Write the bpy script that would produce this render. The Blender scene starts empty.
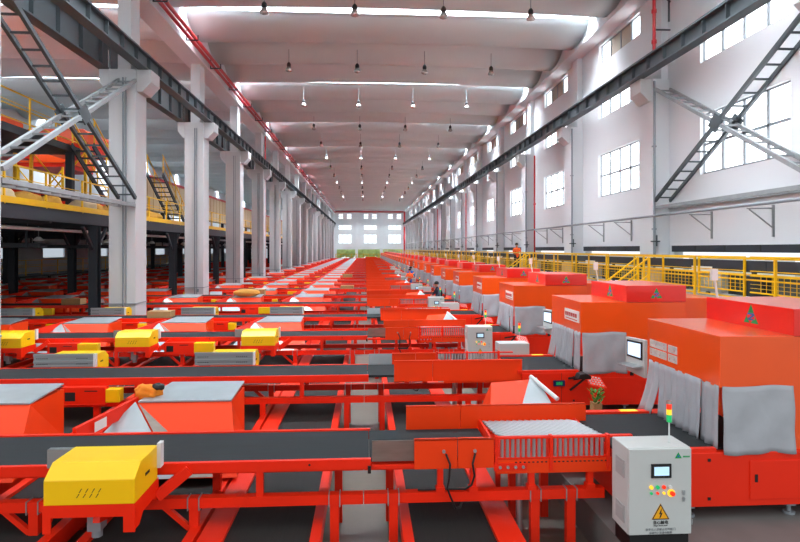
import bpy, bmesh, math, random
from mathutils import Vector, Matrix
random.seed(7)
C = bpy.context.scene.collection
PI = math.pi
OV = ['first','second','third','fourth','fifth','sixth','seventh','eighth','ninth','tenth','eleventh','twelfth','thirteenth','fourteenth','fifteenth','sixteenth','seventeenth','eighteenth','nineteenth','twentieth']
def ordn(n):
    if n < 20: return OV[n]
    t = {2:'twenty', 3:'thirty', 4:'forty'}
    a, b = divmod(n+1, 10)
    return t[a] + '-' + OV[b-1] if b else {2:'twentieth', 3:'thirtieth', 4:'fortieth'}[a]

# ------------------------------------------------------------------ materials
def lin(c):
    return tuple(((v/255)/12.92 if v/255 <= .04045 else ((v/255+.055)/1.055)**2.4) for v in c) + (1,)
def mat(name, rgb, rough=.5, metal=0, noise=0.0, scale=6.0, bump=0.0, emit=None, stretch=None, coat=0, spec=.5):
    m = bpy.data.materials.new(name); m.use_nodes = True
    nt = m.node_tree; b = nt.nodes['Principled BSDF']
    b.inputs['Base Color'].default_value = lin(rgb)
    b.inputs['Roughness'].default_value = rough
    b.inputs['Metallic'].default_value = metal; b.inputs['Specular IOR Level'].default_value = spec
    if coat:
        b.inputs['Coat Weight'].default_value = coat; b.inputs['Coat Roughness'].default_value = .12; b.inputs['Coat IOR'].default_value = 1.5
    if noise or bump:
        tc = nt.nodes.new('ShaderNodeTexCoord'); n = nt.nodes.new('ShaderNodeTexNoise')
        n.inputs['Scale'].default_value = scale; n.inputs['Detail'].default_value = 4
        mp = nt.nodes.new('ShaderNodeMapping')
        if stretch: mp.inputs['Scale'].default_value = stretch
        nt.links.new(tc.outputs['Object'], mp.inputs['Vector']); nt.links.new(mp.outputs['Vector'], n.inputs['Vector'])
        if noise:
            mx = nt.nodes.new('ShaderNodeMix'); mx.data_type = 'RGBA'
            c = lin(rgb)
            mx.inputs['A'].default_value = tuple(max(0, v*(1-noise)) for v in c[:3]) + (1,)
            mx.inputs['B'].default_value = tuple(min(1, v*(1+noise)) for v in c[:3]) + (1,)
            nt.links.new(n.outputs['Fac'], mx.inputs['Factor']); nt.links.new(mx.outputs['Result'], b.inputs['Base Color'])
        if bump:
            bp = nt.nodes.new('ShaderNodeBump'); bp.inputs['Strength'].default_value = bump; bp.inputs['Distance'].default_value = .02
            nt.links.new(n.outputs['Fac'], bp.inputs['Height']); nt.links.new(bp.outputs['Normal'], b.inputs['Normal'])
    if emit:
        b.inputs['Emission Color'].default_value = lin(emit[0]); b.inputs['Emission Strength'].default_value = emit[1]
    return m
M = dict(
 red=mat('red_orange_paint', (240, 42, 8), .4, noise=.06, scale=3, spec=.35),
 orange=mat('orange_paint', (246, 84, 6), .33, noise=.05, scale=2, coat=.7),
 panel=mat('orange_red_panel_paint', (244, 64, 8), .45, noise=.05, scale=2, spec=.3),
 tier=mat('scarlet_paint', (236, 28, 14), .3, noise=.04, scale=2, coat=.7),
 yellow=mat('yellow_paint', (250, 204, 8), .35, noise=.05, scale=4),
 rail_yellow=mat('rail_yellow_paint', (240, 186, 10), .4),
 belt=mat('rubber_belt', (40, 44, 46), .75, spec=.2, noise=.18, scale=5, stretch=(.6, 6, 1)),
 belt_long=mat('rubber_belt_lengthwise', (44, 45, 44), .75, spec=.2, noise=.22, scale=5, stretch=(7, .25, 1)),
 silver=mat('galvanized_sheet', (178, 190, 195), .35, .35, noise=.22, scale=3),
 brown_steel=mat('brushed_steel', (158, 146, 138), .28, .75, noise=.25, scale=4, stretch=(1, 1, 5)),
 steel=mat('roller_steel', (176, 182, 184), .3, .6),
 grey_guard=mat('grey_guard_aluminium', (150, 156, 158), .45, .4),
 dark=mat('dark_hole', (22, 22, 24), .7),
 black=mat('black_plastic', (18, 18, 20), .45),
 white_part=mat('white_plastic', (222, 226, 226), .45),
 cab=mat('cabinet_grey_enamel', (196, 201, 199), .42, noise=.03),
 cab_dark=mat('cabinet_louver_grey', (168, 172, 172), .5),
 floor=mat('worn_concrete', (112, 108, 99), .42, noise=.28, scale=1.4, bump=.05),
 plate=mat('deck_plate', (112, 112, 110), .5, noise=.2, scale=3, bump=.1),
 wall=mat('white_plaster', (220, 224, 227), .8, noise=.05, scale=.35),
 ceil=mat('white_concrete_shell', (204, 211, 210), .8, noise=.05, scale=.5),
 column=mat('painted_concrete', (204, 206, 208), .75, noise=.06, scale=.8),
 beam=mat('grey_beam_paint', (70, 78, 82), .5, noise=.12, scale=2),
 beam_light=mat('light_grey_lattice_paint', (142, 147, 149), .5, noise=.2, scale=5),
 beam_dark=mat('dark_steel', (40, 46, 54), .55, noise=.15, scale=2),
 pipe_red=mat('red_fire_pipe', (190, 22, 34), .35),
 pipe_grey=mat('grey_conduit', (138, 146, 152), .45),
 curtain=mat('grey_curtain_cloth', (168, 171, 177), .75, noise=.12, scale=6, bump=.35),
 green=mat('logo_green', (14, 160, 84), .5), blue=mat('logo_blue', (40, 110, 190), .5),
 white=mat('white_print', (232, 232, 228), .6), redprint=mat('red_print', (206, 40, 30), .6),
 blackprint=mat('black_print', (20, 20, 20), .6), greyprint=mat('grey_print', (126, 130, 134), .6),
 warn=mat('warning_yellow', (250, 176, 10), .5),
 screen=mat('lit_screen', (150, 190, 210), .2, emit=((190, 222, 240), .75)),
 monitor=mat('lit_monitor', (190, 210, 230), .2, emit=((205, 225, 248), .95)),
 green_led=mat('green_display', (10, 60, 40), .3, emit=((30, 220, 110), .5)),
 display_blue=mat('display_blue', (18, 34, 84), .3),
 lred=mat('lamp_red', (220, 30, 20), .3, emit=((255, 60, 20), .8)),
 lyel=mat('lamp_yellow', (250, 190, 40), .3, emit=((255, 200, 60), .8)),
 lgrn=mat('lamp_green', (20, 160, 90), .3, emit=((30, 190, 110), .5)),
 cloth_orange=mat('orange_cloth', (240, 136, 26), .8, noise=.1, scale=10, bump=.6),
 board=mat('brown_cardboard', (176, 138, 92), .8, noise=.1, scale=5),
 tan=mat('tan_parcel_bag', (206, 150, 60), .75, noise=.2, scale=6),
 beige=mat('beige_panel', (206, 184, 150), .7, noise=.08, scale=2),
 blind=mat('beige_blind', (176, 168, 152), .8),
 leaf=mat('green_leaf', (60, 140, 40), .6, noise=.3, scale=4),
 tree=mat('tree_leaves', (200, 226, 140), .7, noise=.45, scale=1.2),
 skin=mat('skin', (190, 140, 110), .6), hair=mat('dark_hair', (24, 20, 20), .7),
 vest=mat('orange_vest', (246, 96, 22), .7), navy=mat('dark_navy_cloth', (34, 40, 58), .8),
 blue_cloth=mat('blue_cloth', (40, 90, 180), .8), ground=mat('outdoor_ground', (150, 152, 140), .9),
 glass=mat('lamp_glass', (214, 206, 200), .15, .6),
)
def emis(name, rgb, s):
    m = bpy.data.materials.new(name); m.use_nodes = True; nt = m.node_tree; nt.nodes.clear()
    e = nt.nodes.new('ShaderNodeEmission'); e.inputs[0].default_value = lin(rgb); e.inputs[1].default_value = s
    o = nt.nodes.new('ShaderNodeOutputMaterial'); nt.links.new(e.outputs[0], o.inputs[0]); return m
M['sky_pane'] = emis('skylight_daylight', (238, 246, 255), 74)
M['win_pane'] = emis('window_daylight', (246, 250, 255), 4.2)
M['win_far'] = emis('shaded_window_daylight', (226, 238, 250), .6)
M['win_end'] = emis('end_window_daylight', (240, 248, 255), 1.6)

# ------------------------------------------------------------------ mesh builder
class MB:
    def __init__(s): s.v = []; s.f = []; s.sm = set()
    def add(s, vs, fs, smooth=False):
        o = len(s.v); s.v += [tuple(v) for v in vs]
        for f in fs:
            if smooth: s.sm.add(len(s.f))
            s.f.append([o+i for i in f])
        return s
    def box(s, x0, x1, y0, y1, z0, z1):
        vs = [(x, y, z) for x in (x0, x1) for y in (y0, y1) for z in (z0, z1)]
        return s.add(vs, [(0,1,3,2),(4,6,7,5),(0,4,5,1),(2,3,7,6),(0,2,6,4),(1,5,7,3)])
    def prism(s, pts, axis, a0, a1):
        n = len(pts); vs = []
        for a in (a0, a1):
            for p, q in pts:
                vs.append({'x': (a, p, q), 'y': (p, a, q), 'z': (p, q, a)}[axis])
        return s.add(vs, [tuple(range(n)), tuple(range(2*n-1, n-1, -1))] + [(i, (i+1) % n, n+(i+1) % n, n+i) for i in range(n)])
    def slab(s, pts, d):
        n = len(pts); d = Vector(d)
        vs = [Vector(p) for p in pts] + [Vector(p)+d for p in pts]
        return s.add(vs, [tuple(range(n)), tuple(range(2*n-1, n-1, -1))] + [(i, (i+1) % n, n+(i+1) % n, n+i) for i in range(n)])
    def cyl(s, p0, p1, r, n=8, r1=None):
        p0, p1 = Vector(p0), Vector(p1); d = (p1-p0).normalized()
        u = d.orthogonal().normalized(); w = d.cross(u); r1 = r if r1 is None else r1; vs = []
        for p, rr in ((p0, r), (p1, r1)):
            for i in range(n):
                a = 2*PI*i/n; vs.append(p + rr*(math.cos(a)*u + math.sin(a)*w))
        o = len(s.f)
        s.add(vs, [(i, (i+1) % n, n+(i+1) % n, n+i) for i in range(n)], True)
        return s.add(vs, [tuple(range(n)), tuple(range(2*n-1, n-1, -1))]) if False else s.cap(vs, n)
    def cap(s, vs, n):
        return s.add(vs, [tuple(range(n-1, -1, -1)), tuple(range(n, 2*n))])
    def tube(s, pts, r, n=6):
        for a, b in zip(pts, pts[1:]): s.cyl(a, b, r, n)
        return s
    def bar(s, p0, p1, w, h, up=(0, 0, 1)):
        p0, p1 = Vector(p0), Vector(p1); d = (p1-p0).normalized(); up = Vector(up)
        if abs(d.dot(up)) > .98: up = Vector((1, 0, 0))
        side = d.cross(up).normalized(); u = side.cross(d).normalized()
        vs = [p + side*(a*w/2) + u*(b*h/2) for p in (p0, p1) for a, b in ((-1,-1),(1,-1),(1,1),(-1,1))]
        return s.add(vs, [(0,1,2,3),(7,6,5,4),(0,4,5,1),(1,5,6,2),(2,6,7,3),(3,7,4,0)])
    def lathe(s, c, prof, n=14):
        vs = [(c[0]+r*math.cos(2*PI*i/n), c[1]+r*math.sin(2*PI*i/n), c[2]+z) for r, z in prof for i in range(n)]
        fs = [(k*n+i, k*n+(i+1) % n, (k+1)*n+(i+1) % n, (k+1)*n+i) for k in range(len(prof)-1) for i in range(n)]
        return s.add(vs, fs + [tuple(range(n-1, -1, -1)), tuple(range((len(prof)-1)*n, len(prof)*n))], True)
    def sheet(s, f, nu, nv, th=.008):
        g = [[Vector(f(i/nu, j/nv)) for j in range(nv+1)] for i in range(nu+1)]
        vs = [p for row in g for p in row]
        n = (g[1][0]-g[0][0]).cross(g[0][1]-g[0][0]).normalized()*th
        k = len(vs); vs += [p+n for p in vs]
        ix = lambda i, j: i*(nv+1)+j
        fs = []
        for i in range(nu):
            for j in range(nv):
                q = (ix(i,j), ix(i+1,j), ix(i+1,j+1), ix(i,j+1)); fs += [q, tuple(k+a for a in reversed(q))]
        bd = [ix(i,0) for i in range(nu)] + [ix(nu,j) for j in range(nv)] + [ix(i,nv) for i in range(nu,0,-1)] + [ix(0,j) for j in range(nv,0,-1)]
        for a, b in zip(bd, bd[1:]+bd[:1]): fs.append((a, b, k+b, k+a))
        return s.add(vs, fs, True)
    def build(s, name, m, parent=None, my=1, mx=1, off=(0, 0, 0), bevel=0):
        me = bpy.data.meshes.new(name)
        me.from_pydata([((v[0]+off[0])*mx, (v[1]+off[1])*my, v[2]+off[2]) for v in s.v], [], s.f)
        for i in s.sm: me.polygons[i].use_smooth = True
        bm = bmesh.new(); bm.from_mesh(me); bmesh.ops.recalc_face_normals(bm, faces=bm.faces); bm.to_mesh(me); bm.free()
        me.materials.append(M[m] if isinstance(m, str) else m)
        o = bpy.data.objects.new(name, me); C.objects.link(o)
        if parent: o.parent = parent
        if bevel:
            b = o.modifiers.new('bevel', 'BEVEL'); b.width = bevel; b.segments = 2; b.limit_method = 'ANGLE'
        return o
KIDS = {}
_b = MB.build
def build(s, name, m, parent=None, **k):
    o = _b(s, name, m, None, **k)
    if parent: o.parent = parent; KIDS.setdefault(parent.name, []).append(o)
    return o
MB.build = build
def empty(name, loc=(0, 0, 0)):
    o = bpy.data.objects.new(name, None); o.empty_display_size = .1; C.objects.link(o); o.location = loc; return o
def tag(o, label, cat, group=None):
    o['label'] = label; o['category'] = cat
    if group: o['group'] = group
    return o
def struct(o): o['kind'] = 'structure'; return o
def dup(o, loc=None, parent=None):
    c = o.copy(); C.objects.link(c); c.parent = parent
    if loc is not None: c.location = loc
    for ch in list(KIDS.get(o.name, [])):
        d = dup(ch, None, c); KIDS.setdefault(c.name, []).append(d)
    return c
def text(name, body, size, m, parent, loc, rot, depth=.002, align='CENTER'):
    cu = bpy.data.curves.new(name, 'FONT'); cu.body = body; cu.size = size; cu.extrude = depth; cu.align_x = align; cu.resolution_u = 3
    t = bpy.data.objects.new(name, cu); C.objects.link(t)
    bpy.context.view_layer.update()
    me = bpy.data.meshes.new_from_object(t.evaluated_get(bpy.context.evaluated_depsgraph_get()))
    bpy.data.objects.remove(t)
    me.materials.clear(); me.materials.append(M[m])
    o = bpy.data.objects.new(name, me); C.objects.link(o); o.location = loc; o.rotation_euler = rot
    o.parent = parent; KIDS.setdefault(parent.name, []).append(o)
    return o

H = 3.2
NB = 16; BAY = 8.4
COLY = [20.5+BAY*k for k in range(-1, NB)]
YEND = 152.0
lines = []            # (type, centre y)
for i in range(NB):
    lines.append(('A', 6.4+BAY*i)); lines.append(('B', 10.3+BAY*i))

# ------------------------------------------------------------------ setting
XW = 11.05; XLW = -26.0
struct(MB().box(XLW, XW+3, -4, YEND+1, -.3, 0).build('floor', 'floor'))
struct(MB().box(2.4, 8.3, 1.5, 145, 0.0, .4).build('floor', 'plate'))
struct(MB().box(-60, 60, -30, 220, -.42, -.32).build('floor', 'ground'))
def wall_holes(mb, fixed, axis, u0, u1, z0, z1, holes, th):
    us = sorted({u0, u1} | {h[0] for h in holes} | {h[1] for h in holes})
    for a, b in zip(us, us[1:]):
        hs = sorted([(h[2], h[3]) for h in holes if h[0] <= a+1e-6 and h[1] >= b-1e-6]); z = z0
        for p, q in hs + [(z1, z1)]:
            if p > z+1e-6:
                if axis == 'x': mb.box(fixed, fixed+th, a, b, z, p)
                else: mb.box(a, b, fixed, fixed+th, z, p)
            z = max(z, q)
wn = [0]
def window(axis, fixed, u0, u1, z0, z1, nc, nr, blind=None, pane='win_pane', lab=None):
    wn[0] += 1
    fr = MB(); t = .08
    def bx(mb, a, b, c, d, f0, f1):
        if axis == 'x': mb.box(fixed+f0, fixed+f1, a, b, c, d)
        else: mb.box(a, b, fixed+f0, fixed+f1, c, d)
    for i in range(nc+1):
        u = u0+(u1-u0)*i/nc; a = max(u0, u-t/2); bx(fr, a, min(u1, a+t), z0, z1, .02, .08)
    for j in range(nr+1):
        z = z0+(z1-z0)*j/nr; a = max(z0, z-t/2); bx(fr, u0, u1, a, min(z1, a+t), .02, .08)
    w = fr.build('window_%d' % wn[0], 'pipe_grey'); struct(w)
    p = MB(); bx(p, u0, u1, z0, z1, .1, .12); p.build('pane', pane, w)
    if blind:
        q = MB(); a = (u1-u0)/nc; bx(q, u0+a*blind[0], u0+a*blind[1], z0, z1, .05, .09); q.build('blind', 'blind', w)
# right wall
holes = []; wins = []
for k, y in enumerate(COLY):
    p1 = y+1.0
    holes.append((p1+.45, y+BAY-.35, 1.95, 3.2))
    for a in ((p1+1.4, y+6.5, 5.65, 7.65, 4, 2, None), (p1+1.4, y+6.5, 9.35, 10.2, 4, 1, None), (p1+1.3, y+6.4, 11.9, 12.8, 4, 1, (1, 3))):
        holes.append(a[:4]); wins.append(a)
mb = MB(); wall_holes(mb, XW, 'x', 6, YEND, 0, 14.6, holes, .3); struct(mb.build('wall_right', 'wall'))
for a in wins: window('x', XW+.1, *a[:4], a[4], a[5], a[6])
# left wall with tall bright windows
holes = []; wins = []
for y in COLY:
    a = (y+2.8, y+6.2, 2.5, 3.5, 4, 1); holes.append(a[:4]); wins.append(a)
mb = MB(); wall_holes(mb, XLW-.3, 'x', 6, YEND, 0, 14.6, holes, .3); struct(mb.build('wall_left', 'wall'))
for a in wins: window('x', XLW-.25, *a[:4], a[4], a[5], None, 'win_far')
# end wall
holes = []; wins = []
for xa in (-7.2, -.6, 5.8):
    for z0, z1, t in ((11.0, 12.4, 'p'), (8.2, 9.4, 'f'), (4.6, 7.0, 'f')):
        if t == 'p': ws = ((xa+.2, xa+1.4), (xa+2.4, xa+3.6))
        else: ws = ((xa+.2, xa+3.6),)
        for u in ws:
            a = (u[0], u[1], z0, z1); holes.append(a); wins.append(a)
holes += [(-7.4, -2.6, .2, 3.1), (-1.9, 3.9, .2, 3.1), (4.6, 9.8, .2, 3.1)]
mb = MB(); wall_holes(mb, YEND, 'y', XLW, XW+.3, 0, 14.6, holes, .3); struct(mb.build('wall_back', 'wall'))
for a in wins: window('y', YEND+.1, *a, 3, 2, None, 'win_end')
# plain strip of concrete floor rails on wall_back: pilasters
mb = MB()
for x in (-8.3, -2.25, 4.25, 10.4): mb.box(x-.3, x+.3, YEND-.35, YEND, 0, 14)
struct(mb.build('trim_1', 'wall'))
# ceiling shells, curved trough panels with daylight gaps every third one
def shell(x0, x1, y0, y1, zb, sag, m='ceil'):
    mb = MB(); nx, ny = 16, 12; t = .1
    def z(u, v): return zb + sag*(2*v-1)**2 + .16*(1-(2*u-1)**2)
    vs = []; 
    for s in (0, 1):
        for i in range(nx+1):
            for j in range(ny+1):
                u, v = i/nx, j/ny; vs.append((x0+(x1-x0)*u, y0+(y1-y0)*v, z(u, v)+s*t))
    k = (nx+1)*(ny+1); ix = lambda i, j: i*(ny+1)+j; fs = []
    for i in range(nx):
        for j in range(ny):
            q = (ix(i,j), ix(i+1,j), ix(i+1,j+1), ix(i,j+1)); fs += [q, tuple(k+a for a in reversed(q))]
    bd = [ix(i,0) for i in range(nx)] + [ix(nx,j) for j in range(ny)] + [ix(i,ny) for i in range(nx,0,-1)] + [ix(0,j) for j in range(ny,0,-1)]
    for a, b in zip(bd, bd[1:]+bd[:1]): fs.append((a, b, k+b, k+a))
    return mb.add(vs, fs, True)
PANEL = shell(-8.1, 10.45, -1.72, 1.72, 13.2, .62)
PL = shell(-26, -8.75, -1.72, 1.72, 13.2, .62)
first = firstl = None
y = 13.6-11.1+1.3; rows = []
GAPS = []
while y < YEND-3:
    for j in range(3):
        yc = y+2.2+j*3.47
        if yc > 13 and yc < YEND+2: rows.append(yc)
    if y+11.1 > 12: GAPS.append(y+11.1)
    y += 11.1
for yc in rows:
    if first is None:
        first = struct(PANEL.build('ceiling', 'ceil')); first.location.y = yc
        firstl = struct(PL.build('ceiling', 'ceil')); firstl.location.y = yc
    else:
        for f in (first, firstl):
            c = f.copy(); C.objects.link(c); c.location.y = yc
sp = None
for g in GAPS:
    if g > YEND-1: continue
    if sp is None:
        sp = []
        for n_, (a, b) in enumerate(((-8.1, 10.45), (-26, -8.75))):
            w_ = struct(MB().box(a, b, -.5, -.42, 13.9, 14.9).box(a, b, .42, .5, 13.9, 14.9).box(a, a+.05, -.42, .42, 13.9, 14.9).box(b-.05, b, -.42, .42, 13.9, 14.9).build('window_%d' % (90+n_), 'wall'))
            p_ = MB().box(a+.05, b-.05, -.42, .42, 14.82, 14.88).build('pane', 'sky_pane', w_)
            sp.append(w_)
        for q in sp: q.location.y = g
    else:
        for i, q in enumerate(sp):
            c = dup(q); c.location.y = g
# roof beams
struct(MB().box(-8.75, -8.05, 12, YEND, 12.56, 14.3).box(-8.85, -7.95, 12, YEND, 12.3, 12.55).build('trim_2', 'wall'))
struct(MB().box(10.4, 11.04, 12, YEND, 13.16, 14.3).box(10.3, 11.04, 12, YEND, 12.95, 13.15).build('trim_3', 'wall'))
# crane beams (I-section with stiffeners)
def crane(x, y0, y1, z0, z1, n, w=.36):
    mb = MB(); mb.box(x-.03, x+.03, y0, y1, z0+.04, z1-.04).box(x-w/2, x+w/2, y0, y1, z0, z0+.05).box(x-w/2, x+w/2, y0, y1, z1-.05, z1)
    for i in range(n):
        yy = y0+(y1-y0)*(i+.5)/n; mb.box(x-w/2+.03, x+w/2-.03, yy-.015, yy+.015, z0+.05, z1-.05)
    mb.box(x-.04, x+.04, y0, y1, z1, z1+.12)
    return mb
cb = crane(-7.72, 8, YEND-.4, 9.42, 9.97, 128).build('crane_runway_beam', 'beam')
tag(cb, 'dark grey steel crane runway beam along the left columns, facing the main hall', 'beam')
cb = crane(9.95, 8, YEND-.4, 9.42, 9.97, 128).build('crane_runway_beam', 'beam')
tag(cb, 'dark grey steel crane runway beam along the right wall pillars', 'beam')
proto = None
for k, yy in enumerate(COLY[:8]):
    if proto is None:
        mb = crane(-9.06, .1, BAY-.1, 9.42, 10.4, 6); proto = c = mb.build('crane_girder', 'beam')
    else: c = proto.copy(); C.objects.link(c)
    c.location.y = yy+.5
    tag(c, 'deep dark crane girder on outer side of left columns, %s bay from the front' % ordn(k), 'girder', 'outer crane girders')
# columns
def column_left(y):
    t = empty('concrete_column', (-8.44, y+.5, 0))
    return t
proto = None
for k, yy in enumerate(COLY):
    if proto is None:
        proto = t = empty('concrete_column')
        MB().box(-.4, .51, -.5, .5, 0, 9.4).box(-.14, .32, -.4, .4, 9.4, 12.29).build('shaft', 'column', t, bevel=.02)
        MB().prism([(.45, 8.65), (.7, 8.65), (1.0, 8.98), (1.0, 9.41), (.45, 9.41)], 'y', -.42, .42).build('corbel', 'column', t)
        MB().prism([(-.35, 8.65), (-.5, 8.65), (-.75, 8.98), (-.75, 9.41), (-.35, 9.41)], 'y', -.42, .42).build('corbel', 'column', t)
        MB().tube([(.1, -.54, .0), (.1, -.54, 9.1)], .03).tube([(.2, -.54, .0), (.2, -.54, 9.1)], .02).build('conduit', 'pipe_grey', t)
        MB().box(-.55, .55, -.545, -.505, 1.3, 1.33).box(.511, .53, -.5, .5, 1.3, 1.33).box(.2, .3, -.58, -.52, 1.1, 1.25).build('bracket', 'pipe_grey', t)
    else: t = dup(proto)
    t.location = (-8.44, yy+.5, 0)
    tag(t, 'white concrete column with twin corbels, %s from the front in left colonnade' % ordn(k), 'column', 'left colonnade columns')
proto = None
for k, yy in enumerate(COLY):
    if proto is None:
        proto = t = empty('wall_pillar')
        MB().box(-.22, .42, -.5, .5, 0, 9.4).box(0.15, .42, -.4, .4, 9.4, 12.94).build('shaft', 'wall', t, bevel=.015)
        MB().prism([(-.2, 8.6), (-.32, 8.6), (-.64, 8.92), (-.64, 9.41), (-.2, 9.41)], 'y', -.42, .42).build('corbel', 'column', t)
        MB().tube([(-.18, -.55, .4), (-.18, -.55, 9.3)], .045).box(-.26, -.1, -.56, -.5, 3.9, 3.95).box(-.26, -.1, -.56, -.5, 6.9, 6.95).build('drainpipe', 'pipe_grey', t)
        MB().box(-.3, 0, -.62, -.5, 3.45, 3.5).box(-.14, -.1, -.62, -.58, 3.3, 3.7).build('hook', 'beam', t)
    else: t = dup(proto)
    t.location = (10.62, yy+.5, 0)
    tag(t, 'white pillar with corbel and drainpipe on right wall, %s from the front' % ordn(k), 'pillar', 'right wall pillars')
# cross bracing
def lattice(mb, p0, p1, gap, n, w=.09):
    g = Vector((gap/2, 0, 0)); p0, p1 = Vector(p0), Vector(p1)
    mb.bar(p0-g, p1-g, w, w*1.3); mb.bar(p0+g, p1+g, w, w*1.3)
    for i in range(n):
        p = p0.lerp(p1, (i+.6)/n); mb.bar(p-g, p+g, .05, .05)
for x, side, w in ((-8.2, 'left columns', .09), (10.75, 'right wall pillars', .09)):
    t = empty('cross_brace', (x, 12.6, 4.9))
    def rel(a): return (a[0]-x, a[1]-12.6, a[2]-4.9)
    ya, yb = 13.1, 20.45
    for za, zb in ((4.95, 9.0), (9.0, 4.95)):
        mb = MB(); lattice(mb, rel((x, ya, za)), rel((x, yb, zb)), .56, 16, w)
        mb.build('diagonal', 'beam' if za > zb else 'beam_light', t)
    mb = MB(); lattice(mb, rel((x, ya, 4.7)), rel((x, yb, 4.7)), .5, 14, w); mb.build('strut', 'beam_light', t)
    for gx in (x-.33, x+.29):
        MB().slab([rel((gx, 16.4, 6.98)), rel((gx, 16.8, 6.68)), rel((gx, 17.15, 6.98)), rel((gx, 16.8, 7.28))], (.04, 0, 0)).build('gusset_plate', 'beam', t)
    tag(t, 'grey steel lattice cross brace between the two nearest ' + side, 'brace')
# right wall pipe and brackets, red pipes
t = tag(MB().tube([(10.25, 8, 4.38), (10.25, YEND-1, 4.38)], .045).build('conduit_pipe', 'pipe_grey'), 'thin grey pipe running along the whole right wall', 'pipe')
proto = None; n = 0
for yy in COLY[:10]:
    for d in (2.0, 4.8):
        if proto is None: proto = c = MB().box(.01, .06, -.025, .025, -.75, .12).bar((.02, 0, .02), (-.7, 0, .02), .04, .035).bar((.02, 0, -.5), (-.65, 0, 0), .03, .03).build('pipe_bracket', 'beam_light')
        else: c = proto.copy(); C.objects.link(c)
        c.location = (10.98, yy+1+d, 4.28); n += 1
        tag(c, 'grey triangular bracket under the right wall pipe, %s from the front' % ordn(n-1), 'bracket', 'wall pipe brackets')
for i, yy in enumerate((36.4, 61.6, 86)):
    tag(MB().tube([(10.75, yy, 1.95), (10.75, yy, 9.15)], .05, 8).box(10.7, 10.8, yy-.1, yy+.1, 6, 6.12).build('fire_pipe', 'pipe_red'), 'red vertical fire pipe on right wall, %s from the front' % ordn(i), 'pipe')
t = empty('fire_pipe', (10.35, 20.3, 10.1))
MB().tube([(0, 0, 0), (0, 0, 2.6)], .06, 8).lathe((0, 0, .5), [(.09, 0), (.09, .12)]).lathe((0, 0, 1.6), [(.09, 0), (.09, .12)]).build('riser', 'pipe_red', t)
MB().bar((0, 0, 1.0), (.6, 0, 1.0), .05, .05).bar((.1, 0, 2.5), (.6, 0, 2.0), .05, .05).bar((.55, 0, 1.3), (.55, 0, 2.2), .05, .05).build('bracket', 'beam_dark', t)
tag(t, 'short red riser pipe beside nearest right pillar above the crane beam', 'pipe')
tag(MB().tube([(10.25, YEND-.5, .3), (10.25, YEND-.5, 13)], .22, 8).build('fire_pipe', 'pipe_red'), 'red vertical pipe at right corner of far end wall', 'pipe')
tag(MB().tube([(-8, YEND-.5, 12.9), (10, YEND-.5, 12.9)], .16, 8).build('fire_pipe', 'pipe_red'), 'red horizontal pipe along top of far end wall', 'pipe')
t = empty('sprinkler_main', (-7.75, 12, 12.5))
for dx, dz in ((0, 0), (.22, .02)):
    MB().tube([(dx, 0, dz), (dx, YEND-14, dz)], .08, 8).build('pipe', 'pipe_red', t)
mb = MB()
for i in range(34):
    yy = 2+i*4.0; mb.box(-.12, .38, yy-.03, yy+.03, -.14, -.1).box(-.14, -.1, yy-.03, yy+.03, -.14, .45).box(.36, .4, yy-.03, yy+.03, -.14, .1)
mb.build('hanger', 'beam_dark', t)
tag(t, 'twin red sprinkler pipes running below the left roof beam', 'pipe')
tag(MB().tube([(-8.0, 46.9, 1), (-8.0, 46.9, 12.2)], .06, 8).build('fire_pipe', 'pipe_red'), 'red vertical fire pipe between left columns, rising to the roof beam', 'pipe')
# pendant lamps
t0 = None; n = 0
for r in range(13):
    for j, x in enumerate((-4.0, -.45, 3.1, 6.65)):
        if t0 is None:
            t0 = t = empty('pendant_lamp')
            MB().cyl((0, 0, .35), (0, 0, 1.1), .018, 6).build('rod', 'pipe_grey', t)
            MB().lathe((0, 0, 0), [(.09, .12), (.11, .2), (.1, .3), (.04, .38)]).build('housing', 'black', t)
            MB().lathe((0, 0, 0), [(.08, -.12), (.17, -.08), (.17, -.01), (.09, .13)]).build('lamp_shade', 'glass', t)
        else: t = dup(t0)
        t.location = (x, 23.1+7.4*r, 12.55)
        tag(t, 'pendant lamp, %s from left in the %s row of lamps from the front' % (ordn(j), ordn(r)), 'lamp', 'ceiling pendant lamps'); n += 1

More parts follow.
